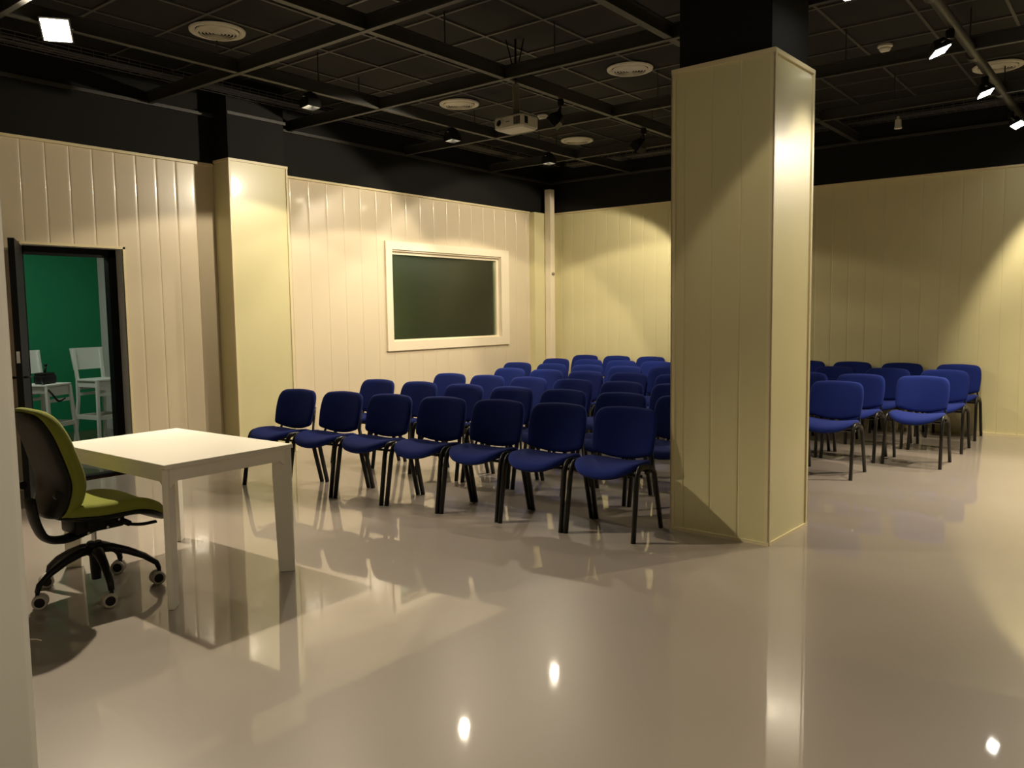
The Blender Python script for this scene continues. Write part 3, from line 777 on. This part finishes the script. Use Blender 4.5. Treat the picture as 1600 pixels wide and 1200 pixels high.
# seat
so = densify(rounded([(-.20, -.20), (-.23, 0), (-.20, .20), (.05, .235), (.21, .22), (.27, .10), (.275, 0), (.27, -.10), (.21, -.22), (.05, -.235)], [.08, .1, .08, .1, .09, .06, .06, .06, .09, .1]), .035)
def smap2(u, v, h):
    u = u if u < 0 else u*1.32
    z = .445 + .012*(abs(v)/.23)**2 - .045*max(0, (u-.10)/.17)**2 + .02*max(0, (-u-.05)/.18)
    return (u, v, z+h)
bm = pad(so, .062, smap2); seat = obj('seat', bm, M_olive, oc, smooth=True)
bm = pad([(u*.98, v*.98) for u, v in so], -.028, lambda u, v, h: smap2(u, v, h-.002), steps=((1.0, .2), (.98, .6), (.86, 1.0), (.4, 1.0))); obj('seat_shell', bm, M_plast, seat, smooth=True)
# backrest: u across(y), v height
bo = densify(rounded([(-.185, 0), (-.225, .20), (-.205, .44), (-.16, .535), (0, .55), (.16, .535), (.205, .44), (.225, .20), (.185, 0), (0, -.03)], [.06, .15, .15, .06, .15, .06, .15, .15, .06, .1]), .035)
def bmap2(u, v, h):
    lean = -.235 - .02*math.sin(min(1, v/.55)*PI)*(-1) - .085*(max(0, v-.15)/.40)**1.3
    x = lean + .030*(abs(u)/.22)**2 + .02*math.exp(-((v-.12)/.12)**2)
    return (x+h, u, .475+v)
bm = pad(bo, .075, bmap2); back = obj('backrest', bm, M_olive, oc, smooth=True)
bm = pad([(u*.90, .0+v*.965) for u, v in bo], -.028, lambda u, v, h: bmap2(u, v, h+.004), steps=((1.02, .1), (1.0, .6), (.93, .95), (.80, 1.0), (.62, 1.0), (.42, 1.0), (.2, 1.0)))
obj('back_shell', bm, M_plast, back, smooth=True, label='black plastic outer shell')
bm = bmesh.new(); add_tube(bm, [(-.255, -.228, .60), (-.255, -.20, .60)], .022, n=14); obj('height_knob', bm, M_plast, back, angle=40)
bm = bmesh.new(); add_tube(bm, [(-.255, .20, .60), (-.255, .228, .60)], .022, n=14); obj('height_knob', bm, M_plast, back, angle=40)
# J-shaped spine
bm = bmesh.new()
add_tube(bm, smooth_path([(-.305, 0, .56), (-.29, 0, .44), (-.25, 0, .34), (-.16, 0, .315), (.02, 0, .355)], .09, 8), .055, .020, n=14, side=(0, 1, 0))
obj('spine_bracket', bm, M_plast, oc, smooth=True)
bm = bmesh.new()
add_box(bm, (-.13, -.09, .345), (.13, .09, .425), .015)
add_box(bm, (-.08, -.12, .375), (.10, .12, .43), .01)
mech = obj('tilt_mechanism', bm, M_plast, oc, angle=40)
bm = bmesh.new(); add_tube(bm, [(.10, -.10, .385), (.11, -.17, .375)], .016, n=10); add_tube(bm, smooth_path([(.10, -.16, .372), (.16, -.20, .362), (.235, -.215, .366)], .03), .020, .008, n=10, side=(0, 1, 0)); obj('lever', bm, M_plast, mech, smooth=True)
for p_ in ((.03, -.092, .36), (-.07, -.092, .35), (.08, -.121, .395)):
    bm = bmesh.new(); add_tube(bm, [p_, (p_[0], p_[1]-.007, p_[2])], .007, n=10); obj('bolt', bm, M_steel, mech)
bm = bmesh.new(); add_lathe(bm, [(0, .26), (.014, .26), (.014, .35), (0, .35)], 18); obj('gas_column', bm, M_steel, oc, angle=40)
bm = bmesh.new(); add_lathe(bm, [(0, .07), (.024, .07), (.027, .12), (.030, .20), (.040, .205), (.042, .265), (.034, .275), (0, .275)], 24); obj('column_sleeve', bm, M_plast, oc, angle=40)
base_ang = [0.0, 72, 144, 216, 288]; A0 = -30.0
bm0 = None
for k, a in enumerate(base_ang):
    an = math.radians(a+A0)
    ca, sa = math.cos(an), math.sin(an)
    bm = bmesh.new()
    P = [(.025, .235), (.08, .232), (.16, .205), (.24, .165), (.30, .118), (.312, .085)]
    add_tube(bm, [(r*ca, r*sa, z) for r, z in P], .024, .020, n=10, side=(-sa, ca, 0), radii=[1.25, 1.2, 1.0, .85, .72, .62])
    arm = obj('base_arm', bm, M_plast, oc, smooth=True)
    # caster
    cas = empty('caster', (.312*ca, .312*sa, 0), math.radians([-12, -40, -20, 150, -15][k]+(90-math.degrees(ORZ)))); cas.parent = oc
    for s in (-1, 1):
        bm = bmesh.new()
        rot = Matrix.Rotation(PI/2, 4, 'X')
        add_lathe(bm, [(.025, -.010), (.032, -.011), (.0375, -.006), (.0375, .006), (.032, .011), (.025, .010), (.025, -.010)], 28, c=(-.012, s*.020, .0376), mtx=rot); obj('wheel', bm, M_ring, cas, angle=50, label='pale grey tyre')
        bm = bmesh.new(); add_lathe(bm, [(0, -.008), (.0245, -.008), (.0245, .008), (0, .008)], 24, c=(-.012, s*.020, .0376), mtx=rot); obj('wheel_hub', bm, M_plast, cas, angle=50)
    bm = bmesh.new(); add_tube(bm, [(0, 0, .045), (0, 0, .092)], .010); add_box(bm, (-.035, -.007, .03), (.010, .007, .062), .004); obj('caster_fork', bm, M_plast, cas, angle=50)

# ------------------------------------------------------------------ litter on the floor
bm = bmesh.new(); add_box(bm, (-.012, -.003, 0), (.012, .003, .003)); o = obj('floor_scrap', bm, M_plast); o.location = (6.50, -8.42, 0); o.rotation_euler = (0, 0, .3)
tag(o, 'tiny black scrap lying on the bare floor in front of the column', 'scrap')
bm = bmesh.new(); add_tube(bm, [(-.03, 0, .003), (0, .006, .003), (.03, 0, .003)], .003, n=6); o = obj('floor_scrap', bm, M_white); o.location = (3.60, -9.13, 0); o.rotation_euler = (0, 0, .4)
tag(o, 'tiny white scrap lying on the floor in front of the office chair', 'scrap')
